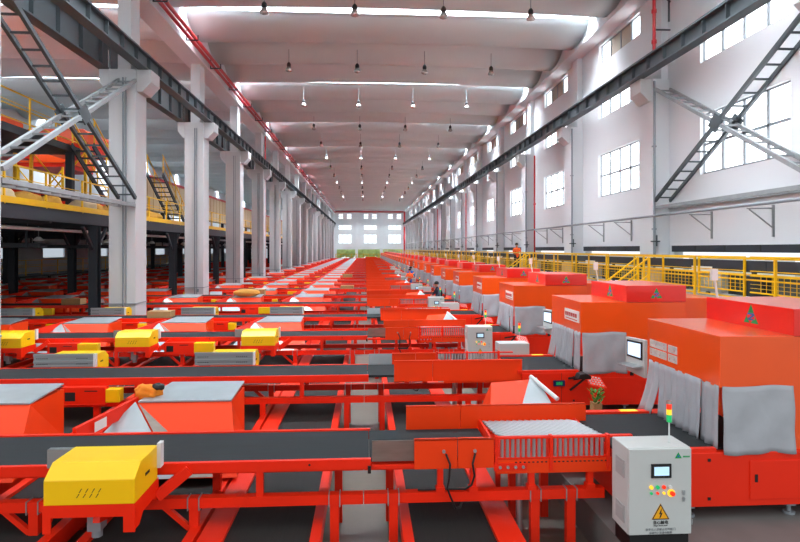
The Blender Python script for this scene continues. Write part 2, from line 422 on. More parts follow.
# ------------------------------------------------------------------ conveyors
X0 = -24.5
def cross_conveyor(my, far=False):
    t = empty('cross_belt_conveyor')
    k = dict(my=my)
    MB().box(X0, 0, -.45, .45, 1.02, 1.06).build('belt', 'belt', t, **k)
    MB().box(X0, .02, -.5, -.452, .96, 1.065).build('side_rail', 'red', t, **k)
    MB().box(X0, .02, .452, .5, .96, 1.075).build('side_rail', 'red', t, **k)
    MB().box(X0, -.06, -.5, -.4, .61, .71).build('support_beam', 'red', t, **k)
    MB().box(X0, -.06, .4, .5, .61, .71).build('support_beam', 'red', t, **k)
    xs = [-.35] + [a-2.7*j for j in range(9) for a in (-1.75, -3.3)]
    for x in xs:
        if x > X0:
            for yy in (-.49, .41): MB().box(x-.045, x+.045, yy, yy+.08, .0, .61).build('leg', 'red', t, **k)
    for j in range(9):
        for x in (-1.1, -3.1):
            if x-2.7*j > X0:
                for yy in (-.49, .43): MB().box(x-2.7*j-.035, x-2.7*j+.035, yy, yy+.06, .71, .96).build('upright', 'red', t, **k)
    if not far:
        for x in xs[:6]:
            for q in (-.06, .05): MB().box(x+q, x+q+.01, -.51, -.39, .59, .72).build('clamp', 'steel', t, **k)
        for x in xs[1:6]: MB().bar((x, -.45, .35), (x-.3, -.45, .62), .05, .05).build('brace', 'red', t, **k)
    if not far:
        mb = MB()
        for j in range(7): mb.cyl((-.6-1.6*j, -.505, 1.02), (-.6-1.6*j, -.498, 1.02), .012, 6)
        mb.box(-.012, .02, -.53, -.5, .93, 1.0).build('bolt', 'black', t, **k)
    return t
def infeed(my, detail, cover=True):
    g0 = .46 if cover else .04
    t = empty('roller_infeed_table'); k = dict(my=my)
    MB().box(.005, 1.3, -.45, .45, 1.02, 1.06).build('belt', 'belt', t, **k)
    for yy in (-.5, .4): MB().box(-.05, 2.45, yy, yy+.1, .61, .71).build('support_beam', 'red', t, **k)
    for x in (.25, 1.72, 2.1):
        for yy in (-.49, .41): MB().box(x-.045, x+.045, yy, yy+.08, .0, .61).build('leg', 'red', t, **k)
        if detail:
            for q in (-.06, .05): MB().box(x+q, x+q+.01, -.51, -.39, .59, .72).build('clamp', 'steel', t, **k)
    if cover: MB().box(.03, .46, -.5, -.49, 1.04, 1.25).build('steel_cover', 'brown_steel' if my > 0 else 'silver', t, **k)
    MB().box(g0, .9, -.53, -.5, .96, 1.26).box(g0, .9, -.53, -.47, 1.245, 1.26).build('side_guard', 'panel', t, bevel=.004, **k)
    MB().box(.908, 1.28, -.53, -.5, .96, 1.26).box(.908, 1.28, -.53, -.47, 1.245, 1.26).build('side_guard', 'panel', t, bevel=.004, **k)
    MB().box(g0-.01, 1.1, .5, .53, .96, 1.32).box(g0-.01, 1.1, .5, .56, 1.31, 1.32).build('back_guard', 'panel', t, bevel=.004, **k)
    MB().box(1.105, 2.64, .5, .53, .96, 1.32).box(1.105, 2.64, .5, .56, 1.31, 1.32).build('back_guard', 'panel', t, bevel=.004, **k)
    MB().box(.03, 1.3, -.5, -.452, .96, 1.0).build('rail', 'red', t, **k)
    MB().box(1.3, 2.52, -.52, -.44, .89, 1.035).build('chassis', 'panel', t, bevel=.004, **k)
    MB().box(1.3, 2.52, .44, .5, .92, 1.05).build('rear_chassis', 'panel', t, **k)
    mb = MB()
    for i in range(22): mb.box(1.5+i*.045, 1.52+i*.045, -.523, -.519, 1.0, 1.012)
    mb.build('slot_row', 'dark', t, **k)
    mb = MB().box(1.29, 2.74, -.52, -.47, 1.245, 1.265).box(1.29, 2.5, -.52, -.47, 1.04, 1.055)
    for x in (1.29, 1.86, 2.46): mb.box(x, x+.03, -.54, -.48, .92, 1.28)
    mb.build('guard_frame', 'red', t, **k)
    xs = [1.37+.0555*i for i in range(20) if abs(1.37+.0555*i-1.875) > .02]
    if detail:
        for x in xs: MB().cyl((x, -.495, 1.05), (x, -.495, 1.25), .017, 10).build('guard_roller', 'steel', t, **k)
    else:
        mb = MB()
        for x in xs: mb.cyl((x, -.495, 1.05), (x, -.495, 1.25), .017, 5)
        mb.build('guard_rollers', 'steel', t, **k)
    MB().box(1.32, 2.5, -.43, .43, .93, 1.0).build('drip_tray', 'red', t, **k)
    mb = MB(); zn, zf = (1.235, 1.14) if my > 0 else (1.08, 1.08)
    for i in range(26):
        x = .86+.072*i; lo, hi = 0.0, 1.0          # skewed roller from (x+.55, near) to (x, far), clipped to the bed
        lo = max(lo, (x+.55-2.46)/.55); hi = min(hi, (x+.55-1.36)/.55)
        if hi-lo < .12: continue
        P = [(x+.55-.55*q, -.44+.88*q, zn+(zf-zn)*q) for q in (lo, hi)]
        if detail: MB().cyl(P[0], P[1], .0165, 10).build('roller', 'steel', t, **k)
        else: mb.cyl(P[0], P[1], .0165, 5)
    if not detail: mb.build('roller_bed', 'steel', t, **k)
    MB().box(1.32, 1.345, -.46, .5, 1.0, 1.15).build('bed_frame', 'red', t, **k)
    MB().box(2.475, 2.5, -.46, .5, 1.0, 1.15).build('bed_frame', 'red', t, **k)
    for x in (.73, 1.07, 1.68, 2.3):
        MB().box(x-.03, x+.03, -.5, -.44, .71, 1.0 if x < 1.3 else .93).box(x-.045, x+.045, -.515, -.43, .71, .76).build('leg', 'red', t, **k)
    MB().box(1.28, 1.62, -.535, -.51, .93, 1.0).build('drive_plate', 'red', t, **k)
    if detail:
        mb = MB()
        for x in (1.34, 1.42, 1.5, 1.58): mb.cyl((x, -.55, .965), (x, -.534, .965), .016, 8)
        for x in (.76, 1.08): mb.cyl((x, -.55, 1.14), (x, -.53, 1.14), .018, 6)
        mb.build('bolt', 'steel', t, **k)
        MB().tube([(.78, -.55, 1.12), (.82, -.57, 1.02), (.81, -.58, .88), (.79, -.57, .78), (.82, -.56, .7), (.88, -.54, .56), (.93, -.5, .55), (.96, -.47, .6)], .011).build('cable', 'black', t, **k)
        MB().tube([(1.08, -.55, 1.12), (1.05, -.57, 1.02), (1.07, -.57, .9), (1.04, -.56, .8), (.98, -.53, .75), (.8, -.48, .735), (.5, -.47, .73)], .011).build('cable', 'black', t, **k)
        MB().cyl((1.6, -.3, 0), (1.6, -.3, .9), .035, 10).build('air_pipe', 'steel', t, **k)
    return t
def diverter(my):
    t = empty('diverter_drive_unit'); k = dict(my=my); gt = 1.25 if my > 0 else 1.3
    # origin at the right end on the conveyor centre line
    pr = [(-.58, .95), (-1.15, .95), (-1.15, 1.17), (-1.0, 1.28), (-.58, 1.28)]
    MB().prism(pr, 'x', -.78, 0).build('housing', 'yellow', t, bevel=.008, **k)
    MB().prism([(-.55, .72), (-.55, .95), (-1.14, .95), (-1.14, .72), (-1.04, .72), (-.95, .8), (-.7, .8)], 'x', -.012, 0).prism([(-.55, .72), (-.55, .95), (-1.14, .95), (-1.14, .72), (-1.04, .72), (-.95, .8), (-.7, .8)], 'x', -.79, -.778).box(-.79, 0, -1.145, -1.13, .84, .95).box(-.1, 0, -1.145, -1.13, .7, .84).box(-.79, -.72, -1.145, -1.13, .7, .84).build('skirt', 'red', t, **k)
    mb = MB()
    for i in range(4):
        for j, z in ((0, 1.015), (1, 1.06)):
            x = -.5+.055*i+.022*j; mb.slab([(x, -1.152, z), (x+.022, -1.152, z+.035), (x+.029, -1.152, z+.035), (x+.007, -1.152, z)], (0, .004, 0))
    mb.build('vent_slots', 'dark', t, **k)
    MB().box(.0, .004, -.9, -.8, 1.1, 1.125).build('handle_slot', 'dark', t, **k)
    MB().box(-1.05, .0, -.57, -.51, 1.07, 1.1).box(-1.05, .0, -.57, -.51, 1.14, 1.18).box(-1.05, .0, -.57, -.51, gt-.04, gt).box(-1.05, 0, -.575, -.53, 1.07, gt).build('belt_guard', 'grey_guard', t, **k)
    mb = MB()
    for z in (1.12, 1.22):
        for i in range(6): mb.box(-1.0+i*.035, -.985+i*.035, -.532, -.526, z-.008, z+.008).box(-.3+i*.035, -.285+i*.035, -.532, -.526, z-.008, z+.008)
    mb.build('guard_holes', 'dark', t, **k)
    MB().box(.0, .035, -.6, -.51, 1.06, 1.3).build('end_plate', 'white_part', t, **k)
    MB().bar((-.35, -.52, .66), (-.35, -1.1, .8), .06, .06).build('bracket', 'red', t, **k)
    MB().bar((.0, -.6, .78), (.28, -.5, 1.0), .06, .1).build('side_brace', 'red', t, **k)
    MB().box(-.5, -.38, -.95, -.82, .62, .8).cyl((-.44, -.88, .55), (-.44, -.88, .66), .05, 8).build('motor', 'pipe_grey', t, **k)
    return t
def drive_box(g=.2):
    t = empty('belt_drive_box')
    MB().box(-.72, -.02, -.62, -.5, .68, .96).box(-.72, -.02, -.63, -.62, .67, .69).build('cover', 'red', t, bevel=.006)
    MB().box(0, g, -.68, -.5, .72, .93 + .1*(g-.2)).build('gearbox', 'yellow', t, bevel=.01)
    MB().box(-.66, -.5, -.625, -.618, .74, .88).build('vent', 'dark', t)
    MB().box(-.35, -.15, -.63, -.615, .89, .905).build('handle_slot', 'dark', t)
    return t
def chute():
    t = empty('sorting_chute')     # origin: top right corner x, conveyor A centre
    MB().slab([(-1.22, 1.5, 1.16), (0, 1.5, 1.16), (0, 2.35, 1.22), (-1.05, 2.35, 1.22)], (0, 0, .02)).build('top_plate', 'silver', t)
    MB().add([(-1.22, 1.5, 1.15), (0, 1.5, 1.15), (.26, .66, .46), (-1.62, .66, .46), (-1.05, 2.35, 1.15), (0, 2.35, 1.15), (0, 2.35, .46), (-1.45, 2.35, .46)],
             [(0,1,2,3),(1,5,6,2),(5,4,7,6),(4,0,3,7),(0,4,5,1),(3,2,6,7)]).build('hopper', 'panel', t)
    MB().slab([(-1.25, 1.5, 1.17), (-.45, .62, .48), (-1.85, .62, .48)], (0, -.012, .004)).build('slide_plate', 'silver', t)
    MB().slab([(-1.2, 1.48, 1.15), (.0, .645, .48), (-.43, .63, .48)], (0, -.008, .003)).build('slide_plate', 'brown_steel', t)
    MB().bar((-1.6, .6, 1.02), (-1.2, 1.9, 1.14), .05, .17).build('guard_board', 'red', t)
    MB().box(-1.3, -1.24, 2.2, 2.26, 0, .5).box(-.06, 0, 2.2, 2.26, 0, .5).box(-1.3, -1.24, .85, .91, 0, .5).box(-.06, 0, .85, .91, 0, .5).build('leg', 'red', t)
    return t
def rear_chute():
    t = empty('return_chute')
    MB().add([(1.5, .75, .7), (2.6, .75, .7), (2.35, 1.75, 1.34), (1.75, 1.75, 1.3), (1.5, 1.9, .6), (2.6, 1.9, .6)], [(0,1,2,3),(0,3,4),(1,5,2),(3,2,5,4),(0,4,5,1)]).build('hopper', 'panel', t)
    MB().slab([(2.3, 1.74, 1.36), (1.8, .8, .75), (2.6, .74, .72), (2.4, 1.74, 1.36)], (0, -.012, .01)).build('slide_plate', 'silver', t)
    MB().cyl((2.32, 1.76, 1.38), (2.56, 1.3, 1.17), .03, 8).build('edge_tube', 'white_part', t)
    MB().box(1.6, 1.66, 1.8, 1.86, 0, .62).box(2.4, 2.46, 1.8, 1.86, 0, .62).box(1.6, 1.66, .8, .86, 0, .7).box(2.5, 2.56, .8, .86, 0, .7).build('leg', 'red', t)
    return t
def stack_light(t, x, y, z, k):
    MB().cyl((x, y, z), (x, y, z+.2), .007, 6).build('lamp_pole', 'white_part', t, **k)
    MB().cyl((x, y, z+.2), (x, y, z+.27), .024, 10).build('green_lamp', 'lgrn', t, **k)
    MB().cyl((x, y, z+.27), (x, y, z+.32), .024, 10).build('yellow_lamp', 'lyel', t, **k)
    MB().cyl((x, y, z+.32), (x, y, z+.37), .024, 10).build('red_lamp', 'lred', t, **k)
    MB().cyl((x, y, z+.37), (x, y, z+.4), .024, 10).build('lamp_cap', 'glass', t, **k)
def tri_ring(mb, cx, cz, s, y, th, inner=.0):
    a = [(cx-s/2, cz-.29*s), (cx+s/2, cz-.29*s), (cx, cz+.58*s)]
    if not inner: return mb.prism(a, 'y', y, y+th)
    b = [(cx+(p-cx)*inner, cz+(q-cz)*inner) for p, q in a]
    for i in range(3):
        j = (i+1) % 3; mb.prism([a[i], a[j], b[j], b[i]], 'y', y, y+th)
    return mb
def cabinet(my, detail):
    t = empty('control_cabinet')   # origin: bottom left front on platform
    k = dict(my=my)
    MB().box(.02, .58, .02, .33, 0, .16).build('plinth', 'black', t, **k)
    MB().box(0, .6, .02, .36, .16, .96).build('body', 'cab', t, bevel=.008, **k)
    MB().box(.004, .596, -.004, .02, .165, .955).build('door', 'cab', t, bevel=.006, **k)
    for z in (.24, .66):
        MB().box(-.008, 0, .08, .26, z, z+.16).box(-.012, 0, .1, .24, z+.03, z+.13).build('louver', 'cab_dark', t, **k)
    stack_light(t, .46, .14, .96, k)
    if not detail:
        return t
    s = MB().box(.21, .4, -.018, -.004, .69, .82).build('screen', 'black', t, bevel=.004, **k)
    MB().box(.235, .375, -.021, -.018, .715, .795).build('display', 'screen', s, **k)
    for i, m in enumerate(('lyel', 'lgrn', 'lred', 'white')):
        MB().cyl((.21+.06*i, -.02, .605), (.21+.06*i, -.004, .605), .017, 12).build('button', m, t, **k)
    for i, m in enumerate(('lgrn', 'lred', 'lyel')):
        MB().cyl((.21+.06*i, -.02, .55), (.21+.06*i, -.004, .55), .012, 12).build('button', m, t, **k)
    MB().cyl((.4, -.012, .548), (.4, -.004, .548), .035, 16).build('stop_collar', 'lyel', t, **k)
    MB().cyl((.405, -.035, .548), (.405, -.01, .548), .021, 14).build('stop_button', 'lred', t, **k)
    MB().box(.505, .53, -.014, -.004, .53, .57).cyl((.518, -.02, .5), (.518, -.004, .5), .012, 8).box(.51, .523, -.02, -.004, .47, .5).build('lock', 'steel', t, **k)
    MB().box(.598, .606, -.006, .01, .25, .3).build('hinge', 'steel', t, **k)
    w = tri_ring(MB(), .3, .355, .17, -.007, .003).build('warning_sign', 'warn', t, **k)
    tri_ring(MB(), .3, .355, .166, -.009, .003, .84).build('border', 'blackprint', w, **k)
    MB().prism([(.31, .41), (.285, .355), (.3, .36), (.288, .318), (.302, .328), (.302, .312), (.276, .312), (.282, .33), (.275, .31)][:5] + [(.318, .37), (.304, .365)], 'y', -.0095, -.0065).build('bolt_mark', 'blackprint', w, **k)
    lg = tri_ring(MB(), .47, .885, .065, -.007, .003, .45).build('logo', 'green', t, **k)
    tri_ring(MB(), .47, .885, .022, -.008, .003).build('logo_core', 'blue', lg, **k)
    mb = MB()
    for i in range(6): mb.box(.515+i*.011, .523+i*.011, -.006, -.003, .873, .888)
    mb.build('logo_lettering', 'green', t, **k)
    text('lettering', '当心触电', .037, 'blackprint', t, (.3, -.0065, .265), (PI/2, 0, 0))
    text('lettering', 'Danger electric shock', .015, 'blackprint', t, (.3, -.0065, .245), (PI/2, 0, 0), .001)
    text('lettering', '非专业人员禁止打开柜门', .026, 'greyprint', t, (.3, -.0065, .205), (PI/2, 0, 0), .001)
    text('lettering', '非操作人员请勿触摸', .024, 'greyprint', t, (.3, -.0065, .175), (PI/2, 0, 0), .001)
    return t
def tri_logo(parent, plane, off, c, s):
    # green triangle emblem with blue zigzag; plane 'x' faces -x at x=off; plane 'y' faces -y at y=off
    def put(mb, pts, e):
        mb.prism(pts, plane, off-e, off+.004)
    a = [(-.5, -.29), (.5, -.29), (0, .58)]
    if plane == 'x': f = lambda p: (c[0]-p[0]*s, c[1]+p[1]*s)
    else: f = lambda p: (c[0]+p[0]*s, c[1]+p[1]*s)
    mb = MB(); put(mb, [f(p) for p in ((-.2, .18), (.2, .18), (0, .58))], .004)
    put(mb, [f(p) for p in ((-.5, -.29), (-.12, -.29), (-.3, -.02), (-.23, .14))], .004); put(mb, [f(p) for p in ((.5, -.29), (-.02, -.29), (.1, -.18), (.3, -.1), (.23, .12))], .004)
    o = mb.build('logo', 'green', parent)
    mb = MB(); put(mb, [f(p) for p in ((-.26, .1), (.16, .1), (.2, .17), (-.2, .17))], .006); put(mb, [f(p) for p in ((.2, .15), (-.2, -.1), (-.1, -.14), (.26, .1))], .006); put(mb, [f(p) for p in ((-.24, -.16), (.16, -.16), (.22, -.09), (-.2, -.09))], .006)
    mb.build('logo_stroke', 'blue', o)
    return o
def glyph(mb, plane_x, yc, zc, s, v):
    # a square character drawn with strokes on the face x = plane_x; v varies the strokes
    def st(a0, a1, b0, b1): mb.box(plane_x-.005, plane_x+.002, yc-a1*s, yc-a0*s, zc+b0*s, zc+b1*s)
    st(-.46, .46, .3, .46); st(-.46, .46, -.46, -.3); st(-.46, -.28, -.36, .36); st(.28, .46, -.36, .36)
    st(-.34, .34, -.1 + .05*(v % 3), .1 + .05*(v % 3)); st(-.12+.08*(v % 2), .12+.08*(v % 2), -.36, .36)
    if v % 4 == 1: st(-.34, .34, .18, .26)
    if v % 4 == 2: st(-.24, -.16, -.36, .36)
    if v % 4 == 3: st(.16, .24, -.36, .36)
def booth(variant, detail):
    t = empty('scanning_booth')     # origin x=0 hall, platform level .4, conveyor centre y
    o = (0, 0, -.4)
    MB().box(2.62, 4.9, -.6, 1.05, .53, 1.09).build('base', 'red', t, bevel=.008, off=o)
    MB().box(4.9, 5.55, -.62, 1.0, .53, 1.09).build('base', 'red', t, bevel=.008, off=o)
    MB().box(3.95, 4.55, -.612, -.6, .6, 1.0).build('base_door', 'red', t, off=o, bevel=.004)
    MB().box(4.0, 4.03, -.617, -.6, .78, .86).box(3.5, 3.53, -.607, -.6, 1.0, 1.03).box(3.5, 3.53, -.607, -.6, .6, .63).box(3.3, 3.304, -.604, -.6, .53, 1.09).box(4.5, 4.56, -.61, -.6, 1.03, 1.09).build('latch', 'black', t, off=o)
    MB().box(2.56, 4.4, -.52, .75, 1.09, 1.115).build('belt', 'belt', t, off=o)
    MB().box(2.56, 3.6, -.59, -.53, 1.08, 1.13).build('belt_edge', 'red', t, off=o)
    MB().box(2.56, 3.6, .76, .86, 1.08, 1.14).build('belt_edge', 'red', t, off=o)
    MB().box(3.2, 3.42, .77, .85, 1.14, 1.145).build('floor_sticker', 'lyel', t, off=o)
    MB().box(3.65, 4.46, -.57, .98, 1.75, 2.29).build('hood', 'orange', t, bevel=.006, off=o)
    MB().box(4.46, 5.5, -.56, .97, 1.09, 2.28).build('body', 'orange', t, bevel=.006, off=o)
    MB().box(4.45, 5.51, -.575, .985, 2.285, 2.57).build('top_box', 'tier', t, bevel=.006, off=o)
    MB().box(5.52, 6.3, -.2, .95, .55, 2.32).build('rear_box', 'orange', t, bevel=.006, off=o)
    l = tri_logo(t, 'x', 4.45, (.1, 2.41-.4), .25)
    l = tri_logo(t, 'y', -.575, (4.98, 2.41-.4), .2)
    # curtains
    n = 5; w = 1.5/n
    for i in range(n):
        ya = -.55+w*i
        fl = (.08 if variant == 0 else .04)*(i == n-1) + .008*((i*7) % 3)
        def f(u, v, ya=ya, fl=fl, i=i):
            z = 1.77-.66*v
            return (3.655-.006*(i%2) - .016*math.sin(u*PI*4+i)*(.3+v) - fl*v*v - .02*v, ya+u*w*1.02+.006*math.sin(v*5+i)+(.08*v*v if i == n-1 else 0), z)
        MB().sheet(f, 12, 8, .006).build('curtain_strip', 'curtain', t, off=o)
    def f(u, v):
        z = 1.77-.70*v-.01*math.sin(u*7)
        return (3.67+u*.775, -.585 - .012*math.sin(u*PI*5)*(.25+v) - .03*v + .008*math.sin(v*9+u*8), z)
    MB().sheet(f, 24, 12, .006).build('front_curtain', 'curtain', t, off=o)
    # sign on the side of the hood
    if variant == 0:
        mb = MB()
        for r in range(2):
            for c in range(6): glyph(mb, 3.648, .86-.105*c-(.03 if c > 3 else 0), 1.99-.11*r-.4, .1, r*6+c+r)
        mb.build('lettering', 'white', t)
    else:
        s = MB().box(3.642, 3.65, -.5, .22, 1.92-.4, 2.12-.4).build('sign_plate', 'white', t)
        mb = MB()
        for c in range(6): glyph(mb, 3.643, .14-.1*c, 2.03-.4, .075, c*3+1)
        mb.box(3.64, 3.643, -.42, .16, 1.945-.4, 1.96-.4)
        mb.build('lettering', 'redprint', s)
    for x in (3.35, 4.45, 5.3):
        for y in (-.5, .9):
            MB().cyl((x, y, 0), (x, y, .025), .06, 10).cyl((x, y, .02), (x, y, .135), .022, 8).box(x-.05, x+.05, y-.04, y+.04, .09, .135).build('foot', 'pipe_grey', t)
    # white sensor post on the roof
    s = MB().cyl((4.56, .92, 2.16), (4.52, .92, 2.42), .014, 8).box(4.47, 4.55, .89, .94, 2.39, 2.54).build('antenna', 'white_part', t)
    # monitor on swing arm at near right corner
    if variant == 0: return t
    def mp(u, z, o): return (4.30+.12*u-.96*o, -.86-.42*u-.27*o, z)     # u along the panel, o outwards
    m = MB().slab([mp(0, 1.19, 0), mp(1, 1.13, 0), mp(1, 1.74, 0), mp(0, 1.74, 0)], (.06, .017, 0)).build('monitor', 'cab', t, off=o, bevel=.008)
    MB().slab([mp(.1, 1.43, .004), mp(.9, 1.41, .004), mp(.9, 1.7, .004), mp(.1, 1.7, .004)], (-.008, -.002, 0)).build('monitor_bezel', 'black', m, off=o)
    MB().slab([mp(.17, 1.46, .014), mp(.83, 1.445, .014), mp(.83, 1.67, .014), mp(.17, 1.67, .014)], (-.004, -.001, 0)).build('display', 'monitor', m, off=o)
    MB().slab([mp(.08, 1.31, 0), mp(.92, 1.3, 0), mp(.92, 1.29, .2), mp(.08, 1.3, .2)], (0, 0, .018)).build('keyboard_tray', 'steel', m, off=o)
    MB().bar((4.4, -1.05, 1.5), (4.52, -.56, 1.5), .05, .05).build('arm', 'steel', t, off=o)
    return t
def desk(detail):
    # operator shelf with label printer and keypad, beside the booth on its camera side
    t = empty('keypad_shelf')
    MB().bar((3.42, -.62, 1.0), (3.62, -.9, 1.08), .035, .035).bar((3.62, -.9, 1.08), (3.62, -.9, 1.1), .04, .04).bar((3.45, -.62, .8), (3.6, -.86, 1.04), .03, .03).build('arm', 'black', t)
    MB().slab([(3.62, -1.02, .95), (3.92, -1.02, .89), (3.92, -.74, 1.01), (3.62, -.74, 1.07)], (0, 0, .03)).build('tray', 'red', t)
    mb = MB()
    for i in range(4):
        for j in range(5): mb.box(3.66+.05*j, 3.685+.05*j, -.985+.06*i, -.955+.06*i, .975-.01*j+.026*i, 1.0-.01*j+.026*i)
    mb.build('keys', 'white_part', t)
    return t

convs = {}; prot = {}
def place(key, maker, loc):
    if key not in prot:
        prot[key] = t = maker()
    else: t = dup(prot[key])
    t.location = loc; return t
def where(i): return '%s line from the front' % ordn(i)
for i, (ty, yc) in enumerate(lines):
    my = 1 if ty == 'A' else -1
    t = place('conv'+ty, lambda: cross_conveyor(my), (0, yc, 0))
    tag(t, 'long grey cross belt conveyor with orange-red rails, %s' % where(i), 'conveyor', 'cross belt conveyors')
    d = i < 3
    t = place('in%s%d%d' % (ty, d, i < 4), lambda: infeed(my, d, i < 4), (0, yc, 0))
    tag(t, 'orange roller infeed table with steel rollers feeding booth, %s' % where(i), 'conveyor', 'roller infeed tables')
    v = 0 if i == 0 else 1
    t = place('booth%d' % v, lambda: booth(v, True), (0, yc, .4))
    tag(t, 'orange scanning booth with grey curtains and scarlet top box, %s' % where(i), 'booth', 'scanning booths')
    if i < 14:
        cd = ty == 'A'
        t = place('cab%s' % ty, lambda: cabinet(my, cd), (2.38 if ty == 'A' else 2.56, yc-1.2*my, .4))
        tag(t, ('light grey control cabinet with touchscreen and stack light, %s' if cd else 'light grey cabinet seen from behind, %s') % where(i), 'cabinet', 'control cabinets')
    if 0 < i < 10:
        t = place('desk', lambda: desk(1), (0, yc, .0))
        tag(t, 'tilted red keypad tray on black arm below booth, %s' % where(i), 'keypad')
    # diverter drives
    if i < 4:
        for k in range(8):
            x = (-2.13 if ty == 'A' else -2.1)-2.85*k + (.06 if i == 0 else 0)
            if x < -.62*yc-1.5: continue
            if ty == 'A':
                lab = 'yellow drive housing with orange skirt, %s from aisle, %s' % (ordn(k), where(i))
            else:
                lab = 'grey perforated guard backed by yellow housing, %s from aisle, %s' % (ordn(k), where(i))
            t = place('div'+ty, lambda: diverter(my), (x, yc, 0))
            tag(t, lab, 'drive unit', 'diverter drives')
    if i < 20:
        for k in range(8):
            x = (-4.22 if ty == 'B' else -4.12)-2.7*k
            if x < -.62*yc-1 or (ty == 'A' and i < 2): continue
            x2 = x
            t = place('dbox'+ty, lambda: drive_box(.22 if ty == 'B' else .46), (x2, yc, 0))
            tag(t, 'red drive box with yellow gearbox, %s from aisle, %s' % (ordn(k), where(i)), 'drive', 'belt drive boxes')
    if i < 28 and (ty == 'A' or i > 3):
        for k in range(8 if i < 14 else 4):
            x = -1.83-2.6*k
            if ty == 'B' and k == 2: continue
            if x-1.5 < -.62*(yc+2)-2: continue
            t = place('chute', chute, (x, yc, 0))
            tag(t, 'orange chute with silver top plate, %s from aisle, behind %s' % (ordn(k), where(i)), 'chute', 'sorting chutes')
        if i < 10 and ty == 'A':
            t = place('rchute', rear_chute, (0, yc, 0))
            tag(t, 'low orange hopper with slanted silver plate behind roller table, %s' % where(i), 'chute', 'return chutes')
# lengthwise collecting conveyors on the floor
k = 0
for a, b, rl, rr in [(-1.4, -.57, .24, .1), (.43, 1.23, .1, .26)] + [(-2.68-2.7*j, -1.78-2.7*j, .1, .1) for j in range(8)] + [(-4.05-2.7*j, -3.15-2.7*j, .1, .1) for j in range(3)]:
    t = empty('collecting_conveyor', ((a+b)/2, 1, 0)); c = (a+b)/2; w = (b-a)/2
    MB().box(-w, w, 0, 143, .34, .38).build('belt', 'belt_long', t)
    MB().box(-w-rl, -w, 0, 143, .24, .42).build('side_rail', 'red', t)
    MB().box(w, w+rr, 0, 143, .24, .42).build('side_rail', 'red', t)
    mb = MB()
    for j in range(36): mb.box(-w-.08, -w, .5+4*j, .6+4*j, 0, .25).box(w, w+.08, .5+4*j, .6+4*j, 0, .25)
    mb.build('legs', 'red', t)
    nm = 'second lengthwise belt from the right' if k == 0 else ('rightmost lengthwise belt near the infeed tables' if k == 1 else '%s lengthwise belt from the right' % ordn({2: 2, 10: 3, 3: 4, 11: 5, 4: 6, 12: 7}.get(k, k+3)))
    tag(t, 'low grey floor conveyor under the cross belts, ' + nm, 'conveyor', 'lengthwise collecting conveyors'); k += 1

# ------------------------------------------------------------------ small things near
def crumpled(name, c, r, m, seed, parent=None, sq=(1, 1, 1), amp=.22):
    rnd = random.Random(seed); bm = bmesh.new(); bmesh.ops.create_icosphere(bm, subdivisions=3, radius=1)
    ph = [rnd.uniform(0, 6) for _ in range(6)]
    for v in bm.verts:
        p = v.co; k = 1+amp*(math.sin(4*p.x+ph[0])*math.sin(5*p.y+ph[1])+.5*math.sin(9*p.z+ph[2]+3*p.x)+.25*math.sin(13*p.y+ph[3]))
        v.co = Vector((p.x*sq[0]*k*r+c[0], p.y*sq[1]*k*r+c[1], p.z*sq[2]*k*r+c[2]))
    me = bpy.data.meshes.new(name); bm.to_mesh(me); bm.free()
    for p in me.polygons: p.use_smooth = True
    me.materials.append(M[m]); o = bpy.data.objects.new(name, me); C.objects.link(o)
    if parent: o.parent = parent; KIDS.setdefault(parent.name, []).append(o)
    return o
t = empty('cloth_bag', (-3.0, 8.12, 1.24))
crumpled('sack', (0, 0, 0), .15, 'cloth_orange', 3, t, (1.15, .8, .75))
crumpled('sack_mouth', (.13, .02, .07), .075, 'black', 4, t, (1.1, .9, .7))
tag(t, 'crumpled orange cloth bag draped over the nearest chute guard board', 'bag')
_p = Vector((-3.3, 7.325, 1.05)) + Vector((.956, -.294, 0))*.026; _d = Vector((.4, 1.3, .12)).normalized()*.1; _u = Vector((0, 0, .06))
tag(MB().slab([_p-_d-_u, _p+_d-_u, _p+_d+_u, _p-_d+_u], (.003, -.001, 0)).build('paper_label', 'white'), 'white paper label stuck on nearest slanted red guard board', 'label')
t = empty('potted_plant', (3.62, 9.0, .4))
MB().prism([(-.07, -.07), (.07, -.07), (.07, .07), (-.07, .07)], 'z', 0, .37).build('pot', 'board', t)
mb = MB(); rnd = random.Random(5)
for i in range(46):
    a = rnd.uniform(0, 2*PI); r = rnd.uniform(.0, .08); z = rnd.uniform(.35, .56); d = Vector((math.cos(a), math.sin(a), .9)).normalized()*.09; p = Vector((math.cos(a)*r, math.sin(a)*r, z))
    s = d.cross(Vector((0, 0, 1))).normalized()*.022
    mb.slab([p, p+d*.5+s, p+d, p+d*.5-s], (0, 0, .003))
mb.build('leaves', 'leaf', t)
tag(t, 'small green potted plant on the deck between the two nearest booths', 'plant')
t = empty('label_printer', (3.5, 9.28, 1.09))
MB().bar((.0, .35, -.1), (.0, .0, .0), .04, .03).build('arm', 'black', t)
MB().prism([(-.1, 0), (.12, 0), (.12, .05), (.04, .09), (-.06, .08)], 'y', -.09, .09).build('case', 'black', t, bevel=.006)
tag(t, 'black label printer on small arm beside the second booth', 'printer')
t = empty('counter_display', (3.25, 9.68, .92))
MB().box(-.1, .1, -.02, .0, -.05, .05).build('case', 'display_blue', t, bevel=.004)
text('digits', '888', .075, 'green_led', t, (0, -.021, -.027), (PI/2, 0, 0))
tag(t, 'small blue counter display with green digits on second booth base', 'display')
